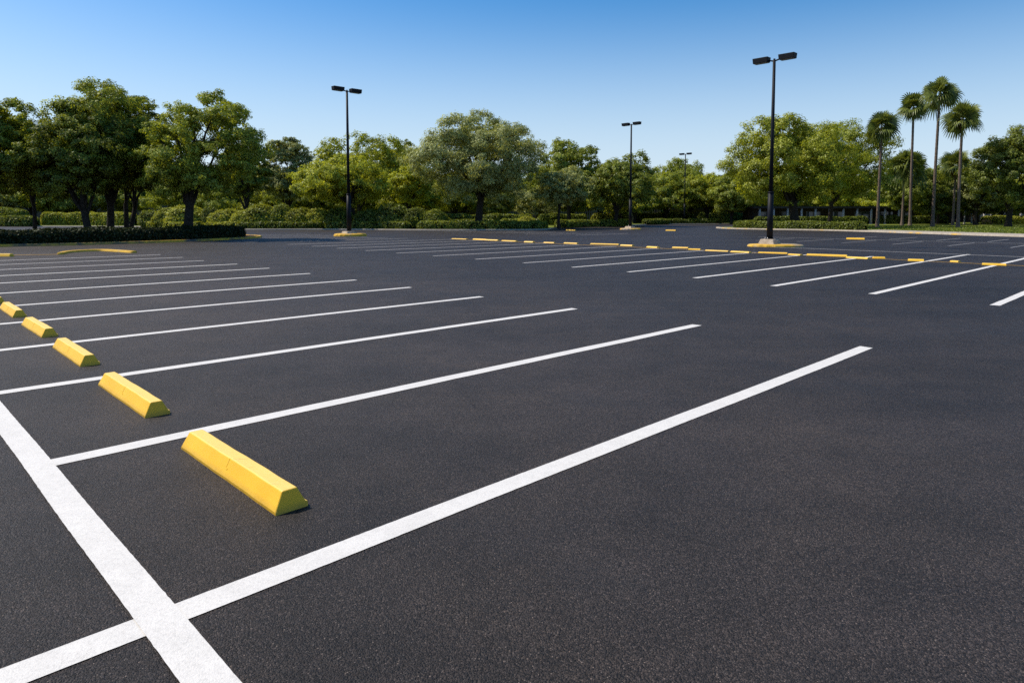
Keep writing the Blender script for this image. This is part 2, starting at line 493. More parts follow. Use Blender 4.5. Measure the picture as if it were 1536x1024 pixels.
# ------------------------------------------------------------------ wheel stops
def wheel_stop_mesh(L=1.60, wb=.205, wt=.095, h=.125, detail=True):
    bm = bmesh.new()
    # cross-section along the bar: full section with tapered ends
    def section(x, s=1.0, top=h):
        pr = [(-wb / 2, 0), (-wb / 2, .018), (-wt / 2, top), (wt / 2, top), (wb / 2 - .012, .034), (wb / 2, .030), (wb / 2, 0)]
        return [bm.verts.new((x, p[0], p[1])) for p in pr]
    n = 24 if detail else 2
    rows = []
    for k in range(n + 1):
        x = -L / 2 + L * k / n
        rows.append(section(x))
    for r in (rows[0], rows[-1]):                     # ends lean in slightly
        sgn = -1 if r is rows[0] else 1
        for v in r: v.co.x -= sgn * .028 * (v.co.z / h)
    for a, b in zip(rows, rows[1:]):
        for j in range(7):
            bm.faces.new((a[j], a[(j + 1) % 7], b[(j + 1) % 7], b[j]))
    bm.faces.new(rows[0][::-1]); bm.faces.new(rows[-1])
    bmesh.ops.recalc_face_normals(bm, faces=bm.faces)
    sharp = [e for e in bm.edges if len(e.link_faces) == 2 and e.calc_face_angle(0) > .5 and max(v.co.z for v in e.verts) > .06]
    bmesh.ops.bevel(bm, geom=sharp, offset=.009 if detail else .006, segments=3 if detail else 1, profile=.5, affect='EDGES')
    for v in bm.verts:                                # cast surface is never quite true
        s = math.sin(v.co.x * 7.3) * .0012 + math.sin(v.co.x * 19 + 1) * .0007
        v.co.y += s; v.co.z = max(0.0, v.co.z + s * .5) if v.co.z > .01 else v.co.z
    return bm_mesh('wheel_stop', bm)


def seam_mesh():
    """cast seam with a small square boss on the face of the stop"""
    bm = bmesh.new()
    def slab(x, w, s0, s1, t):
        ys, zs = -.1025, .018; ye, ze = -.0475, .125
        d = Vector((0, ye - ys, ze - zs)); nrm = Vector((0, -d.z, d.y)).normalized()
        A = Vector((x, ys, zs)) + d * s0; B = Vector((x, ys, zs)) + d * s1
        vs = []
        for p in (A, B):
            for q in (-w / 2, w / 2):
                for k in (-.003, t): vs.append(bm.verts.new(p + Vector((q, 0, 0)) + nrm * k))
        for f in ((0, 1, 3, 2), (4, 6, 7, 5), (0, 4, 5, 1), (2, 3, 7, 6), (1, 5, 7, 3), (0, 2, 6, 4)):
            bm.faces.new([vs[i] for i in f])
    slab(0, .006, .45, .97, .0012)
    slab(.014, .024, .36, .46, .0016)
    return bm_mesh('casting_seam', bm)


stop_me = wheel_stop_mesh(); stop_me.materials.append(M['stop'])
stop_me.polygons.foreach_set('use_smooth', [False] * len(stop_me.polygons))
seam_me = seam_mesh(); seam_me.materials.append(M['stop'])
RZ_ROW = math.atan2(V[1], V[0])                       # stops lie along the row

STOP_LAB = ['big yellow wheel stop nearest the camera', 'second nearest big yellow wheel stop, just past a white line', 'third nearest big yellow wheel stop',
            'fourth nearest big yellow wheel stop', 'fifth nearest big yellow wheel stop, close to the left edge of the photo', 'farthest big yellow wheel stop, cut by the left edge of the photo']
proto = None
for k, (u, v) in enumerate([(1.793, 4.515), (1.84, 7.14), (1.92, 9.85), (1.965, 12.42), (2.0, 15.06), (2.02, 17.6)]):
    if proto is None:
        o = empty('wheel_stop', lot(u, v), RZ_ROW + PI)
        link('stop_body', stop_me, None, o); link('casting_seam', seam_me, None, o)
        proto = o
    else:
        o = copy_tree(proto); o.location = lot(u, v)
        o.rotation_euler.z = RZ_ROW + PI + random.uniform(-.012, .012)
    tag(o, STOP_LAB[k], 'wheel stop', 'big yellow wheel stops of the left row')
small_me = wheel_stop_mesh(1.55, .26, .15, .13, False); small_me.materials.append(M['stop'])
chain = [(29.0, 5.2, .1, .95), (30.0, 6.6, -.15, .55), (29.5, 7.8, .12, .95), (30.2, 9.35, .3, .75), (29.6, 9.95, -.1, .5), (30.4, 11.5, .1, .9), (30.1, 12.75, -.2, .6), (30.8, 14.1, .15, 1.15),
         (30.4, 15.5, -.05, .7), (30.7, 16.9, 0, .9), (31.1, 18.4, .2, .6), (32.2, 19.9, .1, .8), (31.5, 21.2, -.1, .7), (32.4, 23.6, 0, .8), (33.0, 25.7, .15, 1.1), (32.5, 28.0, 0, .6),
         (32.1, 29.5, .1, .5), (32.0, 31.2, .05, .9), (32.5, 33.6, 0, 1.0), (32.7, 35.6, .05, .8), (32.8, 37.0, 0, 1.1), (32.7, 39.2, .05, 1.2)]
for k, (u, v, dr, sl) in enumerate(chain):
    o = link('wheel_stop', small_me, None, None, lot(u, v)); o.rotation_euler = (0, 0, RZ_ROW + dr * 1.6)
    o.scale = (sl * (.66 if k < 4 else 1.05) * random.uniform(.5, 1.15), random.uniform(.8, 1.25), random.uniform(.42, .7))
    lab = 'small yellow wheel stop, %s from the right in the long chain' % (NUM[k] if k < 18 else ['nineteenth', 'twentieth', 'twenty-first', 'twenty-second'][k - 18])
    tag(o, lab, 'wheel stop', 'small yellow wheel stops in the long chain')
for k, (u, v, lab) in enumerate([(53.5, 18.2, 'lone yellow wheel stop between the nearest lamp post and the right-hand lawn'), (61.0, 52.6, 'lone yellow wheel stop left of the slim lamp post in the middle'),
                                 (69.0, 44.0, 'lone yellow wheel stop right of the slim lamp post in the middle')]):
    o = link('wheel_stop', small_me, None, None, lot(u, v)); o.rotation_euler = (0, 0, RZ_ROW + .2); o.scale = (.8, 1.1, 1)
    tag(o, lab, 'wheel stop')
# low yellow kerb that closes the left row
yk = smooth_path([lot(*p)[:2] for p in [(6.67, 36.3), (7.2, 37.6), (7.9, 38.4), (8.8, 38.5), (9.2, 37.2), (9.5, 35.4)]], .3)
kerb('kerb', yk, M['kerb_y'], w=.20, h=.10, label='bent low yellow kerb closing the far end of the left row', cat='kerb', kind='thing')
o = link('wheel_stop', small_me, None, None, lot(4.35, 36.5)); o.rotation_euler = (0, 0, -.1)
tag(o, 'far yellow wheel stop at the left edge of the photo, before the left hedge', 'wheel stop')
stripe(lot(4.4, 37.4), lot(6.6, 36.4), .16, .012, M['yellow_line'], 'thin yellow line leading to the bent low yellow kerb', None, 'yellow line')


# ------------------------------------------------------------------ lamp posts
def box_bm(bm, c, s, rot=None, bev=0.0):
    r = bmesh.ops.create_cube(bm, size=1.0)
    vs = r['verts']
    for v in vs:
        v.co = Vector((v.co.x * s[0], v.co.y * s[1], v.co.z * s[2]))
        if rot: v.co = rot @ v.co
        v.co += Vector(c)
    if bev:
        es = {e for v in vs for e in v.link_edges}
        bmesh.ops.bevel(bm, geom=list(es), offset=bev, segments=2, profile=.5, affect='EDGES')


def lamp_post(loc, H, ang, label, size=1.0, sleeve=True, footing=True):
    t = empty('lamp_post', loc, 0, label, 'lamp post', 'double headed lamp posts of the lot')
    z0 = .12
    if footing:
        bm = bmesh.new(); box_bm(bm, (0, 0, z0 + .14), (1.0 * size, 1.0 * size, .34))
        for v in bm.verts:
            if v.co.z > z0: v.co.x *= .78; v.co.y *= .78
        bmesh.ops.bevel(bm, geom=bm.edges[:], offset=.03, segments=2, profile=.5, affect='EDGES')
        f = link('footing', bm_mesh('footing', bm), M['concrete'], t); f.rotation_euler.z = RZ_ROW
        z0 += .31
    mb = MB()
    if sleeve:
        hs = .285 * H
        mb.tube([(0, 0, z0), (0, 0, z0 + .05)], [.24 * size, .24 * size], 16)
        mb.tube([(0, 0, z0 + .05), (0, 0, hs)], [.185 * size, .165 * size], 8)
        mb.tube([(0, 0, hs), (0, 0, hs + .06)], [.19 * size, .18 * size], 8)
        s = link('base_sleeve', mb.mesh('base_sleeve'), M['pole'], t); mb = MB(); zb = hs + .06
        bm = bmesh.new(); box_bm(bm, (.0, -.168 * size, z0 + .55), (.13, .03, .24), None, .006); link('hand_hole_cover', bm_mesh('hand_hole_cover', bm), M['head'], s)
        for q in range(4):
            b = MB(); qx, qy = .27 * size * math.cos(PI / 4 + q * PI / 2), .27 * size * math.sin(PI / 4 + q * PI / 2)
            b.tube([(qx, qy, z0 - .02), (qx, qy, z0 + .09)], .022, 6); link('anchor_bolt', b.mesh('anchor_bolt'), M['steel'], t)
    else: zb = z0 - .1
    mb.tube([(0, 0, zb), (0, 0, H * .6), (0, 0, H - .25)], [.115 * size, .105 * size, .085 * size], 8)
    mb.tube([(0, 0, H - .25), (0, 0, H - .18)], [.06 * size, .06 * size], 8)
    link('pole', mb.mesh('pole'), M['pole'], t)
    d = Vector((math.cos(ang), math.sin(ang), 0))
    for sg in (-1, 1):
        a = MB(); a.tube([(0, 0, H - .32), tuple(d * sg * .2 * size + Vector((0, 0, H - .27))), tuple(d * sg * .36 * size + Vector((0, 0, H - .24)))], .045 * size, 6)
        link('arm', a.mesh('arm'), M['pole'], t)
        bm = bmesh.new()
        box_bm(bm, (0, 0, 0), (.92 * size, .46 * size, .30 * size))
        for v in bm.verts:                            # shoebox: a little narrower below
            if v.co.z < 0: v.co.y *= .86; v.co.x *= .95
        bmesh.ops.bevel(bm, geom=bm.edges[:], offset=.018, segments=2, profile=.5, affect='EDGES')
        h = link('lamp_head', bm_mesh('lamp_head', bm), M['head'], t)
        h.location = d * sg * .77 * size + Vector((0, 0, H - .18)); h.rotation_euler = (0, 0, ang)
        bm = bmesh.new(); box_bm(bm, (0, 0, -.155 * size), (.78 * size, .32 * size, .02))
        link('lens', bm_mesh('lens', bm), M['lens'], h)
    return t


def lamp_island(loc, rx, ry, rz, label, zs=1.0, mat='island'):
    bm = bmesh.new(); n = 40
    rings = []
    for r, z in ((1.0, -.02), (.985, .06), (.93, .105), (.80, .12), (0.0, .125)):
        if r == 0: c = bm.verts.new((0, 0, z)); break
        rings.append([bm.verts.new((rx * r * math.cos(2 * PI * k / n) * (1 + .02 * math.sin(5 * k)), ry * r * math.sin(2 * PI * k / n) * (1 + .02 * math.cos(3 * k)), z)) for k in range(n)])
    for a, b in zip(rings, rings[1:]):
        for k in range(n): bm.faces.new((a[k], a[(k + 1) % n], b[(k + 1) % n], b[k]))
    for k in range(n): bm.faces.new((rings[-1][k], rings[-1][(k + 1) % n], c))
    o = link('lamp_island', bm_mesh('lamp_island', bm), M[mat], None, loc); o.rotation_euler.z = rz; o.scale.z = zs
    return tag(o, label, 'lamp island', 'low yellow islands under the lamp posts')


AV = math.atan2(-V[1], -V[0]); AU = math.atan2(U[1], U[0])
L1 = (bx(1154.5, 38.8), 38.8, 0); L2 = (bx(524, 58.8), 58.8, 0); L3 = (bx(945, 87), 87, 0); L4 = (bx(1026, 146), 146, .09)
lamp_post(L1, hz(91, 38.8) + .1, AV, 'tall black lamp post at the right, nearest of all, on a concrete footing', .98)
lamp_post(L2, hz(137, 58.8) + .1, AU, 'black lamp post at the left rising from a low yellow island before the bushes', 1.1)
lamp_post(L3, hz(187, 87) + .1, AV, 'slim black lamp post in the middle with the trees behind its lower half', 1.12)
lamp_post(L4, hz(232, 146) + .1, AV, 'farthest and smallest lamp post, in front of a round tree', 1.15, True, False)
lamp_island((L1[0] + .35, L1[1], 0), 1.55, 1.05, RZ_ROW * 0 - .15, 'low pale yellow island under the nearest lamp post', 1.25, 'kerb')
lamp_island((L2[0] + .1, L2[1], 0), 1.45, 1.2, 0, 'low bright yellow island under the left lamp post', 2.0)
lamp_island((L3[0] + .1, L3[1], 0), 1.4, 1.2, 0, 'low dull yellow island under the slim middle lamp post', 1.6, 'kerb')


# ------------------------------------------------------------------ trees
def leaf_quads(C, size, nrm, r):
    """rhombic leaves at C with normals nrm"""
    n = len(C)
    nrm = nrm / (np.linalg.norm(nrm, axis=1)[:, None] + 1e-9)
    a = r.normal(size=(n, 3)); a -= (a * nrm).sum(1)[:, None] * nrm; a /= np.linalg.norm(a, axis=1)[:, None] + 1e-9
    b = np.cross(nrm, a)
    s = size * r.uniform(.65, 1.35, n)[:, None]
    fold = nrm * s * .12
    return np.stack([C - a * s, C + b * s * .55 + fold, C + a * s, C - b * s * .55 + fold], 1)


def bez(p0, p1, p2, n):
    t = np.linspace(0, 1, n)[:, None]
    return (1 - t) ** 2 * p0 + 2 * t * (1 - t) * p1 + t ** 2 * p2


def tree_meshes(seed, H, R, zlow, r0, nclump=130, per=180, leaf=.17, npad=26, stems=1, fork=None, lean=(0, 0), lobe=.22, squash=1.0, twigs=True):
    """trunk with limbs and a crown of leaf clumps; H height, R crown radius, zlow underside of crown"""
    r = np.random.default_rng(seed); nclump = int(nclump * 1.3)
    fork = fork or zlow * .85
    cz = zlow + (H - zlow) * .42; up = H - cz; dn = cz - zlow
    k1 = r.normal(size=(9, 3)) * [1, 1, .8] + [0, 0, .15]; k1 /= np.linalg.norm(k1, axis=1)[:, None]; ph = r.uniform(.5, 1.0, 9)
    def env(d):
        bumps = np.max(np.clip((d @ k1.T - .72) / .28, 0, 1) * ph, axis=1)
        return .74 + (lobe + .04) * bumps + .05 * np.sin(d @ k1[0] * 9)
    def place(d, f):
        e = env(d) * f
        z = np.where(d[:, 2] > 0, d[:, 2] * up, d[:, 2] * dn)
        return np.c_[d[:, 0] * R * e + lean[0] * f, d[:, 1] * R * squash * e + lean[1] * f, cz + z * e]
    # foliage pads: spread evenly (best candidate), most of them near the shell
    total = nclump * per * 1.75
    cand = r.normal(size=(npad * 20, 3)); cand /= np.linalg.norm(cand, axis=1)[:, None]
    f = .42 + .50 * r.uniform(0, 1, len(cand)) ** .45
    P = place(cand, f)
    sel = [int(np.argmax(P[:, 2]))]; dmin = np.linalg.norm((P - P[sel[0]]) * [1, 1, 1.5], axis=1)
    for _ in range(npad - 1):
        pick = r.choice(len(P), 60, replace=False)
        k = pick[np.argmax(dmin[pick])]
        sel.append(k); dmin = np.minimum(dmin, np.linalg.norm((P - P[k]) * [1, 1, 1.5], axis=1))
    Cc = P[sel]; Cd = cand[sel]; Cf = f[sel]
    # skeleton
    mb = MB(); nodes = []; nrad = []
    def limb(p, ra, sides=6):
        mb.tube(p, ra, sides, cap=False); nodes.append(p); nrad.append(np.broadcast_to(ra, (len(p),)))
    bases = [np.zeros(3)] if stems == 1 else [np.array([math.cos(q) * .28, math.sin(q) * .28, 0]) for q in r.uniform(0, 6.28) + np.arange(stems) * 2 * PI / stems]
    prim = []
    for bi, b0 in enumerate(bases):
        rr = r0 if stems == 1 else r0 * .75
        out = b0 * (2.2 if stems > 1 else 0)
        top = np.array([out[0] + r.normal() * .1 * r0 * 4 + lean[0] * .2, out[1] + r.normal() * .15, fork * r.uniform(.92, 1.08)])
        p = bez(b0, (b0 + top) / 2 + r.normal(size=3) * [.12, .12, 0], top, 8)
        ra = rr * np.array([1.55, 1.12, 1.0, .95, .9, .88, .86, .84])
        p[0, 2] = -.1
        limb(p, ra, 10)
        n1 = 6 if stems == 1 else 4
        az0 = r.uniform(0, 6.28)
        for k in range(n1):
            az = az0 + k * 2 * PI / n1 + r.normal() * .2; el = [.28, .95, .5, 1.2, .38, .75][k % 6] + r.normal() * .08
            d = np.array([[math.cos(az) * math.cos(el), math.sin(az) * math.cos(el), math.sin(el)]])
            end = place(d, np.array([.78]))[0]
            st = p[-1 - (k % 3)] if k else p[-1]
            mid = st + (end - st) * .42 + np.array([0, 0, .10 * np.linalg.norm(end - st)]) + r.normal(size=3) * .05 * R
            q = bez(st, mid, end, 10)
            q[1:-1] += r.normal(size=(8, 3)) * .012 * R
            w = rr * r.uniform(.42, .60) * np.linspace(1, .12, 10) ** .9
            limb(q, w, 6); prim.append((q, w))
    for q, w in list(prim):
        for k in range(4):
            i = r.integers(3, 8); st = q[i]
            dd = np.linalg.norm(Cc - st, axis=1); ok = np.where((dd < .62 * R) & (dd > .2 * R) & (Cc[:, 2] > st[2] - .1 * R))[0]
            if len(ok) == 0: continue
            e = Cc[r.choice(ok)]
            mid = (st + e) / 2 + np.array([0, 0, .05 * R]) + r.normal(size=3) * .04 * R
            limb(bez(st, mid, e, 7), w[i] * .62 * np.linspace(1, .16, 7), 5)
    N = np.concatenate(nodes); NR = np.concatenate(nrad)
    if twigs:
        for c in Cc:
            dd = np.linalg.norm(N - c, axis=1) + np.where(N[:, 2] > c[2] + .3, 2.0, 0) + np.where(N[:, 2] < fork, 5.0, 0)
            k = np.argmin(dd); st = N[k]
            mid = (st + c) / 2 + r.normal(size=3) * .03 * R + np.array([0, 0, -.02 * R])
            mb.tube(bez(st, mid, c, 4), min(NR[k] * .7, .26 * r0) * np.array([1, .8, .55, .25]), 4, cap=False)
    trunk = mb.mesh('trunk', True)
    # leaves: each pad is a flattened dome of small sprays
    rp = R * r.uniform(.27, .42, npad) * (26.0 / npad) ** .36
    ns = 26
    pd = r.normal(size=(npad, ns, 3)); pd[..., 2] = pd[..., 2] * .8 + .35
    pd /= np.linalg.norm(pd, axis=2)[..., None]
    prad = r.uniform(.62, 1.08, (npad, ns, 1))
    spray = Cc[:, None] + pd * prad * rp[:, None, None] * [1, 1, .60]
    sr = rp[:, None] * r.uniform(.20, .38, (npad, ns))
    wgt = (sr ** 2).ravel(); wgt /= wgt.sum()
    n = int(total); si = r.choice(npad * ns, n, p=wgt)
    d = r.normal(size=(n, 3)); d /= np.linalg.norm(d, axis=1)[:, None]
    C = spray.reshape(-1, 3)[si] + d * (r.uniform(0, 1, n) ** .45 * sr.ravel()[si])[:, None] * [1, 1, .72]
    keep = C[:, 2] > zlow + .25 * np.sin(C[:, 0] * 2.1) + .25 * np.sin(C[:, 1] * 2.7)
    C = C[keep]; d = d[keep]; si = si[keep]; n = len(C)
    nr = d * .70 + pd.reshape(-1, 3)[si] * .55 + Cd[si // ns] * .2 + np.array([0, 0, .35]) + r.normal(size=(n, 3)) * .38
    q = leaf_quads(C, leaf * .62, nr, r)
    crown = mesh_np('crown', q.reshape(-1, 3), [np.arange(4 * n).reshape(n, 4)])
    return trunk, crown


def add_tree(name, loc, tm, cm, leafmat, label, cat='tree', group=None, bark='bark', rz=0.0):
    t = empty(name, loc, rz, label, cat, group)
    link('trunk', tm, M[bark], t); link('crown', cm, M[leafmat], t)
    return t


def hero(seed, px, d, top, x0, x1, bot, mat, label, name='oak_tree', r0=None, **k):
    """a tree rooted at bearing px / depth d whose crown spans bearings x0..x1 and heights bot..top"""
    H = hz(top, d); R = (x1 - x0) / 2 * d / FPX; zl = hz(bot, d)
    lean = (bx((x0 + x1) / 2, d) - bx(px, d), 0)
    r0 = r0 or .021 * H + .05
    tm, cm = tree_meshes(seed, H, R * 1.0, zl, r0, lean=lean, **{**dict(npad=30), **k})
    return add_tree(name, (bx(px, d), d, .09), tm, cm, mat, label)


# trees of the left island
hero(11, 283, 50, 131, 216, 394, 308, 'oak', 'dark oak with one straight trunk at the right end of the left island', nclump=150, per=210, leaf=.135, r0=.34, fork=2.6)
hero(12, 137, 48.5, 148, 30, 196, 312, 'oak', 'oak with a low forked trunk on the left island, right of the thin grey trunk', nclump=140, per=210, leaf=.135, r0=.27, fork=2.0)
hero(13, 165, 52, 112, 78, 250, 300, 'oak', 'tallest oak of the left island, standing just right of the forked trunk', nclump=150, per=200, leaf=.14, r0=.28, fork=3.0)
hero(14, 192, 55.5, 150, 150, 275, 298, 'deep', 'slimmer oak of the left island, first trunk left of the straight-trunked oak', nclump=110, per=190, leaf=.15, r0=.26, stems=2, fork=2.6)
hero(15, -22, 47, 127, -125, 46, 305, 'oak', 'oak cut off by the left edge of the photo', nclump=140, per=200, leaf=.14, r0=.36, fork=2.6)
hero(16, 52, 56, 172, -20, 118, 300, 'deep', 'oak with a thin grey trunk near the left edge of the photo', nclump=100, per=170, leaf=.15, r0=.16, fork=3.2)
hero(17, 372, 97, 214, 326, 402, 304, 'deep', 'dark tree half hidden behind the right end of the left island', nclump=110, per=170, leaf=.22, r0=.30)
# trees of the back margin
hero(21, 533, 91, 233, 434, 578, 311, 'bright', 'low bright green tree behind the left lamp post', nclump=130, per=190, leaf=.22, r0=.36, fork=3.0)
hero(22, 430, 106, 207, 386, 482, 312, 'olive', 'tree with an airy top left of the left lamp post', nclump=110, per=150, leaf=.24, r0=.34)
hero(23, 541, 113, 196, 468, 622, 308, 'bright', 'tall tree rising behind the left lamp post', nclump=130, per=150, leaf=.26, r0=.40)
hero(24, 603, 122, 208, 560, 652, 308, 'oak', 'tree with its top showing just left of the big round oak', nclump=90, per=130, leaf=.27, r0=.36)
hero(25, 614, 101, 245, 583, 650, 310, 'bright', 'small yellow-green tree tucked against the left side of the big round oak', nclump=80, per=130, leaf=.21, r0=.22)
hero(26, 718, 90, 168, 616, 814, 303, 'olive', 'big round grey-green oak in the middle of the photo', nclump=190, per=230, leaf=.20, r0=.52, fork=4.2)
hero(27, 838, 95, 248, 801, 890, 310, 'olive', 'small spreading tree with two thin trunks right of the big round oak', name='small_tree', nclump=90, per=150, leaf=.19, r0=.24, stems=2, fork=3.0)
hero(28, 853, 116, 214, 798, 910, 308, 'oak', 'rounded tree rising behind the small two-trunked tree', nclump=120, per=150, leaf=.26, r0=.38)
hero(29, 921, 111, 232, 872, 992, 312, 'deep', 'dark round tree just left of the slim middle lamp post', nclump=120, per=160, leaf=.25, r0=.36)
hero(30, 1022, 172, 238, 970, 1072, 313, 'oak', 'round tree behind the farthest lamp post', nclump=110, per=150, leaf=.30, r0=.42)
hero(31, 1087, 165, 258, 1056, 1118, 314, 'deep', 'low dark tree left of the large bright oak on the right', nclump=80, per=130, leaf=.34, r0=.34)
# trees of the right lawn
hero(32, 1192, 94, 174, 1082, 1272, 310, 'bright', 'large bright green oak behind the nearest lamp post', nclump=190, per=220, leaf=.21, r0=.62, fork=3.6)
hero(33, 1243, 106, 182, 1182, 1342, 312, 'oak', 'dark oak at the right shoulder of the large bright oak', nclump=130, per=180, leaf=.22, r0=.36, fork=4.0)
hero(34, 1511, 100, 193, 1448, 1592, 314, 'deep', 'dense dark oak at the right edge of the photo', nclump=150, per=200, leaf=.22, r0=.42, fork=3.6)
hero(35, 1352, 128, 236, 1312, 1396, 316, 'deep', 'dark tree behind the two left tall palms', nclump=90, per=140, leaf=.28, r0=.32)
hero(36, 1405, 136, 246, 1366, 1446, 316, 'oak', 'tree between the two right tall palms, farther back', nclump=90, per=140, leaf=.28, r0=.32)
hero(37, 1462, 124, 240, 1424, 1500, 316, 'olive', 'grey-green tree between the palms and the dense dark oak', nclump=90, per=140, leaf=.27, r0=.32)

# young trees with pale trunks, beyond the palms
for k, (px, d, top, hw, lab) in enumerate([(1349, 150, 285, 16, 'young tree with a pale trunk behind the leftmost tall palm pair'), (1445, 140, 280, 18, 'young tree with a white trunk right of the rightmost tall palm'),
                                           (1456, 150, 284, 17, 'young tree with a grey trunk beside the white-trunked one'), (1484, 165, 288, 16, 'young pale-trunked tree left of the dense dark oak'),
                                           (1494, 158, 290, 14, 'young pale-trunked tree nearest the dense dark oak')]):
    hero(60 + k, px, d, top, px - hw, px + hw, 311, 'oak', lab, name='young_tree', nclump=40, per=90, leaf=.28, r0=.13)
for o in [x for x in COL.objects if x.name.startswith('young_tree')]:
    for c in o.children:
        if c.name.startswith('trunk'): c.data.materials[0] = M['pale_bark']

# farther trees, a few kinds repeated
bg = []
for k in range(5):
    tm, cm = tree_meshes(80 + k, 10.0, 5.2 + .3 * k, 2.6, .30, nclump=80, per=130, leaf=.27, npad=16)
    tm.materials.append(M['bark']); cm.materials.append(M[['oak', 'deep', 'bright', 'oak', 'olive'][k]])
    bg.append((tm, cm))
GT = 'far trees closing the view behind the margin'
LT = ['far mid green tree in the line behind the margin', 'far dark green tree in the line behind the margin', 'far bright green tree in the line behind the margin', 'far mid green tree in the line behind the margin', 'far grey-green tree in the line behind the margin']
r2 = np.random.default_rng(5)
first = {}
for row, (d0, stepx, lo, hi) in enumerate([(128, 62, 258, 284), (150, 50, 254, 276), (185, 44, 258, 274)]):
    px = -120 + row * 21
    while px < 1670:
        d = d0 + r2.uniform(-8, 8); top = r2.uniform(lo, hi)
        if 1065 < px < 1130: top = max(top, 266)
        k = int(r2.choice(5, p=[.28, .27, .15, .15, .15]))
        s = (hz(top, d)) / 10.0
        if not (row == 0 and 940 < px < 1120 or d < 160 and 1122 < px < 1350):        # the drive leaves the lot here
            if k not in first:
                t = empty('far_tree', (0, 0, 0)); link('trunk', bg[k][0], None, t); link('crown', bg[k][1], None, t); first[k] = t
            else: t = copy_tree(first[k])
            t.location = (bx(px, d), d, 0); t.rotation_euler = (0, 0, r2.uniform(0, 6.28)); w = s * r2.uniform(.95, 1.25)
            t.scale = (w, w, s)
            tag(t, LT[k], 'tree', GT + ', ' + ['mid green', 'dark green', 'bright green', 'mid green', 'grey-green'][k])
        px += stepx * r2.uniform(.7, 1.3)


# ------------------------------------------------------------------ palms
def palm_meshes(seed, H, spread, skirt=True, dense=42):
    r = np.random.default_rng(seed)
    mb = MB(); n = 60; z = np.linspace(-.1, H, n)
    bend = .006 * H
    xs = bend * np.sin(z / H * 2.2 + r.uniform(0, 6)) ; xs -= xs[0]
    ys = bend * .5 * np.sin(z / H * 3 + 1); ys -= ys[0]
    rad = .25 * (1 + .55 * np.exp(-z / .6) - .28 * z / H) * (1 + .06 * (np.arange(n) % 2)) * H ** .25 / 2.3
    mb.tube(np.c_[xs, ys, z], rad, 10)
    trunk = mb.mesh('trunk', True)
    top = np.array([xs[-1], ys[-1], H])
    cr = MB(); sk = MB()
    Q = []; QS = []
    def frond(az, el, pl, bl, target, droop):
        d = np.array([math.cos(az) * math.cos(el), math.sin(az) * math.cos(el), math.sin(el)])
        side = np.array([-math.sin(az), math.cos(az), 0]); upv = np.cross(d, side) * -1
        p0 = top + d * .1; p1 = top + d * pl + np.array([0, 0, -droop * pl * .25])
        w = .035
        target.append([p0 - side * w, p0 + side * w, p1 + side * w * .6, p1 - side * w * .6])
        d2 = (p1 - p0); d2 /= np.linalg.norm(d2)
        roll = r.normal() * .95
        s2 = side * math.cos(roll) + np.cross(d2, side) * math.sin(roll)
        m = 12
        for k in range(m):
            a = (k / (m - 1) - .5) * 2.5
            L = bl * (1 - .14 * abs(a)) * r.uniform(.88, 1.06)
            dd = d2 * math.cos(a) + s2 * math.sin(a)
            e = np.cross(dd, np.cross(d2, s2)); e /= np.linalg.norm(e)
            g = np.array([0, 0, -1.0])
            m1 = p1 + dd * L * .42 + g * .03 * L; m2 = p1 + dd * L * .75 + g * (.03 + .22 * droop) * L; tip = p1 + dd * L * .97 + g * (.06 + .62 * droop) * L
            hw = bl * .056
            target.append([p1 - e * hw * .3, p1 + e * hw * .3, m1 + e * hw, m1 - e * hw])
            target.append([m1 - e * hw, m1 + e * hw, m2 + e * hw * .75, m2 - e * hw * .75])
            target.append([m2 - e * hw * .75, m2 + e * hw * .75, tip + e * hw * .12, tip - e * hw * .12])
    for k in range(dense):
        f = (k + .5) / dense
        el = 1.48 - 2.2 * f + r.normal() * .12
        frond(k * 2.39996 + r.normal() * .12, el, spread * .46 * r.uniform(.35, 1.12), spread * .58 * r.uniform(.85, 1.1), Q, .1 + .7 * f)
    for k in range(16):                                # young fronds fill the heart of the head
        frond(k * 2.39996 + .5, 1.35 - 1.5 * k / 16, spread * r.uniform(.10, .22), spread * .46, Q, .05 + .4 * k / 16)
    cr.quads(Q); crown = cr.mesh('crown')
    for k in range(18):
        frond(k * 2.39996, -1.28 + r.normal() * .10, spread * r.uniform(.14, .26), spread * .26, QS, .6)
    sk.quads(QS); skm = sk.mesh('skirt')
    return trunk, crown, skm


def palm(seed, px, d, top, hw, label, bark='palm_bark'):
    H = hz(top, d); sp = hw * 1.12 * d / FPX
    tm, cm, sm = palm_meshes(seed, H - .62 * sp, sp)
    t = empty('palm_tree', (bx(px, d), d, .09), 0, label, 'palm tree', 'palms on the right lawn')
    link('trunk', tm, M[bark], t); link('crown', cm, M['frond'], t); link('skirt', sm, M['dead'], t)


palm(201, 1315, 97, 174, 27, 'shortest and leftmost of the four tall palms, beside the large bright oak')
palm(202, 1364, 114, 147, 25, 'second tall palm from the left, its crown touching the tallest palm')
palm(203, 1398, 100, 126, 27, 'tallest palm of the group')
palm(204, 1436, 95, 161, 29, 'rightmost of the four tall palms')
palm(205, 1352, 118, 229, 31, 'short palm standing behind the second tall palm')
palm(206, 1428, 116, 232, 26, 'short palm half hidden behind the rightmost tall palm')


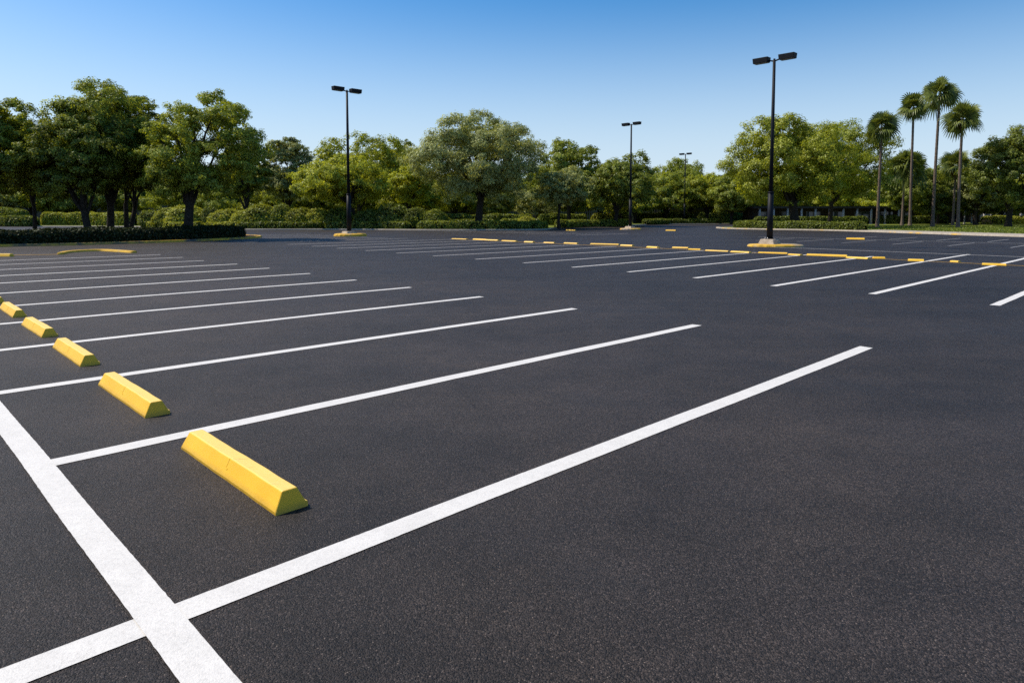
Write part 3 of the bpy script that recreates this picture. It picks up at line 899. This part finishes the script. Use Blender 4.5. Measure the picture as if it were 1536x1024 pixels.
# ------------------------------------------------------------------ hedges and shrubs
def hedge_mesh(path, w, h, leaf, dens, seed, taper=True, step=.5):
    r = np.random.default_rng(seed)
    P = smooth_path(path, step); N = normals2(P); n = len(P)
    # rounded profile
    prof = np.array([(-.5, 0), (-.52, .35), (-.50, .72), (-.42, .93), (-.25, 1.0), (0, 1.01), (.25, 1.0), (.42, .93), (.50, .72), (.52, .35), (.5, 0)])
    k = len(prof)
    s = np.ones(n)
    if taper:
        e = np.minimum(np.arange(n), n - 1 - np.arange(n)) * step / (w * .5)
        s = np.sqrt(np.clip(1 - (1 - np.clip(e, 0, 1)) ** 2, .02, 1))
    jit = 1 + .05 * np.sin(np.arange(n) * .9 * step + seed) + .04 * np.sin(np.arange(n) * 2.3 * step)
    ring = np.empty((n, k, 3))
    for i in range(n):
        a = prof[:, 0] * w * s[i] * jit[i]
        ring[i, :, 0] = P[i, 0] + N[i, 0] * a; ring[i, :, 1] = P[i, 1] + N[i, 1] * a
        ring[i, :, 2] = .08 + prof[:, 1] * h * jit[i] * (s[i] ** .25)
    ring += r.normal(size=ring.shape) * .02
    mb = MB()
    i = np.arange(n - 1)[:, None] * k; j = np.arange(k - 1)[None]
    q = np.stack([i + j, i + j + 1, i + k + j + 1, i + k + j], -1).reshape(-1, 4)
    flat = ring.reshape(-1, 3)
    core = flat.copy(); cen = np.repeat(np.c_[P, np.full(n, .1 + h * .4)], k, 0)
    core = cen + (core - cen) * .93
    mb.add(core, q, 1)
    A = flat[q]; d1 = A[:, 2] - A[:, 0]; d2 = A[:, 3] - A[:, 1]; fn = np.cross(d2, d1); ar = np.linalg.norm(fn, axis=1) / 2; fn /= ar[:, None] * 2 + 1e-9
    cdir = A.mean(1) - np.repeat(np.c_[P[:-1], np.full(n - 1, h * .4)], k - 1, 0)
    fn *= np.sign((fn * cdir).sum(1))[:, None]
    tot = int(ar.sum() * dens); fi = r.choice(len(q), tot, p=ar / ar.sum())
    a, b = r.uniform(0, 1, (2, tot, 1))
    C = A[fi, 0] * (1 - a) * (1 - b) + A[fi, 1] * a * (1 - b) + A[fi, 2] * a * b + A[fi, 3] * (1 - a) * b
    C += fn[fi] * (r.normal(0, .025, (tot, 1)) + .03 * np.maximum(0, r.normal(size=(tot, 1))))
    nr = fn[fi] * .8 + r.normal(size=(tot, 3)) * .6 + np.array([0, 0, .2])
    mb.quads(leaf_quads(C, leaf, nr, r), 0)
    return mb.mesh('hedge')


def hedge(path, w, h, label, mat='hedge', leaf=.09, dens=120, seed=1, group=None, taper=True):
    o = link('hedge', hedge_mesh(path, w, h, leaf, dens, seed, taper), [M[mat], M['core']])
    return tag(o, label, 'hedge', group)


hedge([(-56, 26.6), (-43.8, 32.4), (-34.2, 36.7), (-28.6, 39.9), (-25.3, 43.4), (-23.2, 47.0), (-21.9, 50.4), (-21.6, 53.4)], 1.7, .86, 'long clipped shaded hedge along the front of the left island', 'hedge_shade', .07, 230, 3)
# back margin front hedges
hedge([(-35.5, 87.3), (-29.5, 87.0), (-25.0, 87.1)], 1.5, .85, 'low clipped hedge left of the left lamp post, in front of round bushes', 'hedge', .12, 80, 4)
hedge([(-24.0, 87.2), (-17.5, 85.8), (-12.6, 84.2)], 1.5, .88, 'low clipped hedge behind the left lamp post', 'deep', .12, 80, 5)  # deep leaf colour stands in for the shade on its front
hedge([(-11.8, 84.0), (-6.0, 83.4), (-1.2, 83.7), (2.2, 85.4), (4.2, 88.3)], 1.7, .95, 'low clipped hedge in front of the big round oak', 'deep', .12, 85, 6)  # shaded front put into the colour by the deep leaf
hedge([(6.8, 98), (10.4, 105.2), (16.6, 111.5), (20.4, 119)], 1.8, 1.0, 'low dark hedge from the big oak towards the slim middle lamp post', 'deep', .13, 70, 7)
hedge([(26.4, 134), (35, 145), (46, 147.5)], 2.0, 1.0, 'far hedge behind the farthest lamp post', 'hedge', .16, 50, 8)
for k, (x0, x1, dd, hh, lab) in enumerate([(222, 256, 96, .75, 'low pale hedge seen between the trunks of the left island'), (246, 306, 92, .8, 'low pale hedge just left of the straight oak trunk'),
                                           (309, 356, 88.8, .82, 'low pale hedge just right of the straight oak trunk')]):
    hedge([(bx(x0, dd + 1), dd + 1.5), (bx((x0 + x1) / 2, dd), dd), (bx(x1, dd - 1), dd - 1)], 1.3, hh, lab, 'shrub', .12, 80, 20 + k)
hedge([(bx(-60, 112), 116), (bx(0, 112), 113), (bx(48, 110), 111.5)], 2.2, 1.6, 'dark hedge by the road at the left edge, seen over the left island', 'deep', .15, 60, 30)
hedge([(bx(-70, 120), 123), (bx(0, 120), 121), (bx(46, 120), 119)], 2.6, 2.9, 'tall rounded hedge behind the dark one at the left edge', 'hedge', .16, 60, 31)
hedge([(bx(60, 122), 123), (bx(130, 122), 122), (bx(205, 118), 118)], 2.4, 2.2, 'sunlit hedge across the road seen between the left island trunks', 'shrub', .16, 60, 32)
for k, (x0, x1, dd, hh, mt, lab) in enumerate([(662, 745, 104, 1.1, 'hedge', 'clipped hedge behind the trunk of the big round oak, nearer one'), (640, 800, 118, 1.9, 'deep', 'long dark hedge far behind the big round oak'),
                                               (748, 812, 103, 1.2, 'deep', 'clipped hedge between the big round oak and the two-trunked tree'), (806, 880, 124, 2.0, 'hedge', 'flat-topped hedge behind the small two-trunked tree'),
                                               (886, 946, 124, 2.0, 'shrub', 'sunlit flat-topped hedge left of the slim middle lamp post'), (950, 1040, 158, 2.4, 'deep', 'flat-topped hedge left of the farthest lamp post'),
                                               (1046, 1135, 165, 2.4, 'hedge', 'flat-topped hedge right of the farthest lamp post'), (1130, 1300, 128, 1.5, 'hedge', 'long low hedge behind the large bright oak'),
                                               (1310, 1420, 140, 1.7, 'deep', 'dark hedge behind the palm trunks'), (1470, 1560, 136, 1.6, 'shrub', 'yellowish hedge behind the dense dark oak')]):
    hedge([(bx(x0, dd), dd), (bx((x0 + x1) / 2, dd), dd - .6), (bx(x1, dd), dd)], 1.8, hh, lab, mt, .15, 55, 40 + k)
hedge([(31.4, 94.5), (32.4, 90.2), (35.2, 86.2), (38.6, 81.8), (40.6, 77.6)], 1.9, .95, 'clipped hedge on the right lawn in front of the large bright oak', 'hedge', .10, 130, 55)


def bush_mesh(seed, leaf=.13, n=2600):
    r = np.random.default_rng(seed); mb = MB()
    k1 = r.normal(size=(6, 3)); k1 /= np.linalg.norm(k1, axis=1)[:, None]
    def surf(d):
        e = .86 + .16 * np.max(np.clip((d @ k1.T - .6) / .4, 0, 1), axis=1) + .03 * np.sin(d @ k1[0] * 11)
        p = d * e[:, None]; p[:, 2] = np.where(p[:, 2] < 0, p[:, 2] * .7, p[:, 2]); return p
    a, b = 16, 8
    th = np.arange(a) * 2 * PI / a; ph = np.linspace(-1.3, 1.5, b)
    d = np.array([[math.cos(p) * math.cos(t), math.cos(p) * math.sin(t), math.sin(p)] for p in ph for t in th])
    q = [(i * a + j, i * a + (j + 1) % a, (i + 1) * a + (j + 1) % a, (i + 1) * a + j) for i in range(b - 1) for j in range(a)]
    mb.add(surf(d) * .9 + [0, 0, .55], np.array(q), 1)
    d = r.normal(size=(n, 3)); d /= np.linalg.norm(d, axis=1)[:, None]
    C = surf(d) * (1 + r.normal(0, .03, (n, 1)) + .04 * np.abs(r.normal(size=(n, 1)))) + [0, 0, .55]
    nr = d * .8 + r.normal(size=(n, 3)) * .55 + [0, 0, .2]
    mb.quads(leaf_quads(C, leaf * .62, nr, r), 0)
    return mb.mesh('bush')


BUSH = [bush_mesh(300 + k, .10, 5200) for k in range(4)]
for me in BUSH: me.materials.append(M['shrub']); me.materials.append(M['core'])
BUSH_D = [bush_mesh(310 + k, .10, 5200) for k in range(3)]
for me in BUSH_D: me.materials.append(M['deep']); me.materials.append(M['core'])
for k, (px, d, hw, top, dark, lab) in enumerate([
        (228, 99, 18, 318, 1, 'small rounded bush behind the twin trunks of the left island'),
        (256, 97, 22, 312, 0, 'rounded bush just left of the straight oak trunk, behind a low pale hedge'),
        (280, 95, 30, 312, 0, 'broad sunlit bush directly behind the straight oak trunk'),
        (318, 94, 14, 313, 1, 'dark rounded bush at the end of the broad sunlit bush'),
        (340, 92, 22, 315, 0, 'round sunlit bush over the right part of the left island hedge'),
        (367, 90.5, 18, 316, 0, 'small round bush past the right end of the left island hedge'),
        (392, 90.5, 27, 311, 0, 'large round bush above the tip of the left island'),
        (422, 90.2, 18, 309, 1, 'tall dark round bush left of the paired pale bushes'),
        (450, 90, 21, 313, 0, 'pale round bush left of the left lamp post'),
        (478, 90, 23, 313, 0, 'pale round bush next to the left lamp post'),
        (508, 89.5, 22, 314, 1, 'dark round bush touching the left lamp post'),
        (553, 88.5, 20, 317, 1, 'low dark bush just right of the left lamp post'),
        (590, 88, 27, 309, 1, 'highest dark bush right of the left lamp post'),
        (622, 87.5, 22, 314, 1, 'dark bush right of the highest dark bush'),
        (652, 87, 20, 317, 1, 'last dark bush before the trunk of the big round oak'),
        (790, 99, 14, 326, 0, 'low leafy bush right of the big round oak trunk'),
        (1002, 149, 16, 328, 0, 'low leafy bush at the kerb left of the farthest lamp post')]):
    me = (BUSH_D if dark else BUSH)[k % (3 if dark else 4)]
    o = link('bush', me, None, None, (bx(px, d), d, .05))
    h = hz(top, d) - .05; w = hw * d / FPX
    o.scale = (w / .93, min(w, 2.0) / .93, h / 1.45); o.rotation_euler.z = 0.0
    tag(o, lab, 'bush', 'rounded bushes of the back margin')

# grass of the right lawn
r = np.random.default_rng(77)
n = 26000
d = r.uniform(54, 112, n); px = r.uniform(1262, 1575, n)
x = bx(px, d)
edge = np.interp(d, [30, 44, 56.5, 66, 74, 80.6], [60, 49.4, 45.2, 43.0, 41.6, 42])
k = x > edge + 2.4; x = x[k]; d = d[k]; n = len(x)
C = np.c_[x, d, np.full(n, .09) + .06]
ang = r.uniform(0, 6.28, n); sd = np.c_[np.cos(ang), np.sin(ang), np.zeros(n)] * .09; upv = np.c_[r.normal(0, .05, n), r.normal(0, .05, n), r.uniform(.06, .17, n)]
base = np.c_[x, d, np.full(n, .085)]
Qg = np.stack([base - sd, base + sd, base + upv + sd * .35, base + upv - sd * .35], 1)
go = link('grass', mesh_np('grass', Qg.reshape(-1, 3), [np.arange(4 * n).reshape(n, 4)]), M['grass'])
tag(go, 'short mown grass of the right lawn under the palms', 'grass', None, 'stuff')


# ------------------------------------------------------------------ far buildings, fence, bench
def boxes(name, lst, mat, parent=None, bev=0.0):
    bm = bmesh.new()
    for c, s in lst: box_bm(bm, c, s, None, bev)
    return link(name, bm_mesh(name, bm), mat, parent)


def building(px0, px1, d, h, wallmat, roofmat, label, columns=0, windows=0, colr='whitep', gable=False):
    x0, x1 = bx(px0, d), bx(px1, d); Lx = x1 - x0
    t = empty('building', ((x0 + x1) / 2, d, 0), 0, label, 'building')
    boxes('wall', [((0, 3, h / 2), (Lx, 6, h))], M[wallmat], t)
    if gable:
        bm = bmesh.new()
        vs = [bm.verts.new(p) for p in [(-Lx / 2 - .6, -1.2, h), (Lx / 2 + .6, -1.2, h), (Lx / 2 + .6, 7, h), (-Lx / 2 - .6, 7, h), (-Lx / 2 + 2, 3, h + 2.1), (Lx / 2 - 2, 3, h + 2.1)]]
        for f in ((0, 1, 5, 4), (1, 2, 5), (2, 3, 4, 5), (3, 0, 4), (0, 3, 2, 1)): bm.faces.new([vs[i] for i in f])
        link('roof', bm_mesh('roof', bm), M[roofmat], t)
    else:
        boxes('roof', [((0, 2.2, h + .22), (Lx + 1.2, 9.0, .44))], M[roofmat], t)
    for k in range(columns):
        cx = -Lx / 2 + .8 + (Lx - 1.6) * k / max(1, columns - 1)
        mb = MB(); mb.tube([(cx, -1.9, 0), (cx, -1.9, h * .5), (cx, -1.9, h)], [.24, .22, .21], 12); mb.tube([(cx, -1.9, 0), (cx, -1.9, .25)], [.32, .32], 12)
        link('column', mb.mesh('column', True), M[colr], t)
    for k in range(windows):
        cx = -Lx / 2 + Lx * (k + .5) / windows; ww = Lx / windows * .62
        f = boxes('window', [((cx, -.04, h * .52), (ww, .12, h * .62))], M['fence'], t)
        boxes('pane', [((cx - ww * .24, -.115, h * .52), (ww * .42, .04, h * .54)), ((cx + ww * .24, -.115, h * .52), (ww * .42, .04, h * .54))], M['glass'], f)
    return t


building(1128, 1345, 141, 3.3, 'dark_wall', 'roof_d', 'long low dark building with a row of pale columns behind the large bright oak', 11, 6)
building(1004, 1134, 205, 3.6, 'pale_wall', 'roof_d', 'low grey building with tall windows far behind the farthest lamp post', 0, 8)
building(1462, 1580, 172, 3.2, 'dark_wall', 'roof_t', 'low house with a terracotta roof behind the dense dark oak', 5, 4, gable=True)
building(1350, 1450, 186, 3.6, 'dark_wall', 'roof_d', 'dark flat-roofed building behind the palms', 0, 4)


def fence(px0, px1, d, h, label, mat='fence'):
    x0, x1 = bx(px0, d), bx(px1, d); Lx = x1 - x0
    t = empty('fence', ((x0 + x1) / 2, d, 0), 0, label, 'fence')
    n = int(Lx / .55)
    boxes('picket_panel', [((-Lx / 2 + Lx * (k + .5) / n, 0, h / 2), (.24, .05, h * (1 + .03 * math.sin(k * 2.1)))) for k in range(n)] +
          [((0, .05, h * .25), (Lx, .04, .14)), ((0, .05, h * .8), (Lx, .04, .14))], M[mat], t)
    m = max(2, int(Lx / 5))
    for k in range(m + 1):
        boxes('fence_post', [((-Lx / 2 + Lx * k / m, .13, h * .54), (.16, .12, h * 1.08))], M[mat], t)
    return t


fence(736, 990, 172, 3.4, 'weathered grey picket fence far behind the big round oak and the middle lamp post')


def wall_obj(px0, px1, d, h, label):
    x0, x1 = bx(px0, d), bx(px1, d)
    t = empty('boundary_wall', ((x0 + x1) / 2, d, 0), 0, label, 'wall')
    boxes('wall', [((0, 0, h / 2), (x1 - x0, .3, h))], M['grey_wall'], t)
    boxes('coping', [((0, 0, h + .05), (x1 - x0 + .1, .42, .1))], M['grey_wall'], t)


wall_obj(-80, 520, 142, 3.9, 'long grey boundary wall behind the trees at the left')
wall_obj(524, 732, 150, 3.4, 'grey boundary wall behind the tall tree and the big round oak')

hedge([(bx(-160, 222), 222), (bx(300, 222), 220), (bx(760, 222), 222), (bx(1200, 222), 221), (bx(1720, 222), 222)], 3.0, 6.5, 'added tall dark hedge covering sky gaps at the very back', 'deep', .32, 9, 91)  # hedge added behind everything to block sky showing under the trees

# bench under the right trees
bxw, bd = bx(1480, 131), 131
t = empty('park_bench', (bxw, bd, .09), .1, 'wooden park bench on the lawn left of the dense dark oak', 'bench')
boxes('seat', [((0, -.2 + .13 * k, .45), (1.9, .11, .04)) for k in range(4)], M['bench'], t)
boxes('backrest', [((0, .30, .62 + .13 * k), (1.9, .035, .10)) for k in range(3)], M['bench'], t)
for sx in (-.8, .8):
    boxes('leg', [((sx, -.2, .215), (.08, .08, .43))], M['bench'], t)
    boxes('leg', [((sx, .245, .46), (.08, .06, .92))], M['bench'], t)

# ------------------------------------------------------------------ light, sky, camera
SUN_EL = math.radians(51); sdir = Vector((-.965, .24, 0)).normalized()
to_sun = Vector((sdir.x * math.cos(SUN_EL), sdir.y * math.cos(SUN_EL), math.sin(SUN_EL)))
sun = bpy.data.lights.new('sun', 'SUN'); sun.energy = 5.0; sun.angle = math.radians(.53); sun.color = (1.0, .915, .78)
so = bpy.data.objects.new('sun', sun); COL.objects.link(so)
so.rotation_euler = (-to_sun).to_track_quat('-Z', 'Y').to_euler(); so.location = (-40, 20, 60)

wld = bpy.data.worlds.new('World'); SC.world = wld; wld.use_nodes = True
nt = wld.node_tree
for x in list(nt.nodes): nt.nodes.remove(x)
sky = nt.nodes.new('ShaderNodeTexSky'); sky.sky_type = 'NISHITA'; sky.sun_disc = False
sky.sun_elevation = SUN_EL; sky.sun_rotation = math.atan2(sdir.x, sdir.y)
sky.altitude = 0; sky.air_density = 1.0; sky.dust_density = 1.0; sky.ozone_density = 2.5
hs = nt.nodes.new('ShaderNodeHueSaturation'); hs.inputs['Saturation'].default_value = 1.46
bgn = nt.nodes.new('ShaderNodeBackground'); bgn.inputs['Strength'].default_value = .15
wo = nt.nodes.new('ShaderNodeOutputWorld')
tc = nt.nodes.new('ShaderNodeTexCoord'); sx = nt.nodes.new('ShaderNodeSeparateXYZ')
mr = nt.nodes.new('ShaderNodeMapRange'); mr.interpolation_type = 'SMOOTHSTEP'
for key, val in (('From Min', -.02), ('From Max', .33), ('To Min', .92), ('To Max', 0.0)): mr.inputs[key].default_value = val
hz_mix = nt.nodes.new('ShaderNodeMix'); hz_mix.data_type = 'RGBA'
hz_mix.inputs[7].default_value = (4.45, 5.35, 6.35, 1)           # summer haze low over the horizon
nt.links.new(tc.outputs['Generated'], sx.inputs[0]); nt.links.new(sx.outputs[2], mr.inputs[0]); nt.links.new(mr.outputs[0], hz_mix.inputs[0])
nt.links.new(sky.outputs[0], hs.inputs['Color']); nt.links.new(hs.outputs[0], hz_mix.inputs[6]); nt.links.new(hz_mix.outputs[2], bgn.inputs['Color']); nt.links.new(bgn.outputs[0], wo.inputs[0])

cam = bpy.data.cameras.new('camera'); cam.sensor_width = 36; cam.sensor_fit = 'HORIZONTAL'
cam.lens = FPX / 1536 * 36; cam.shift_y = -(512 - 393.48) / 1536
cam.clip_start = .05; cam.clip_end = 6000
co = bpy.data.objects.new('camera', cam); COL.objects.link(co)
co.location = (0, 0, CAM_H); co.rotation_euler = (PI / 2 - math.radians(3.9236), 0, 0)
SC.camera = co
SC.view_settings.view_transform = 'Standard'; SC.view_settings.look = 'None'
SC.view_settings.exposure = 0; SC.view_settings.gamma = 1
SC.cycles.max_bounces = 6; SC.cycles.diffuse_bounces = 1; SC.cycles.glossy_bounces = 2; SC.cycles.transmission_bounces = 3
SC.cycles.use_denoising = False
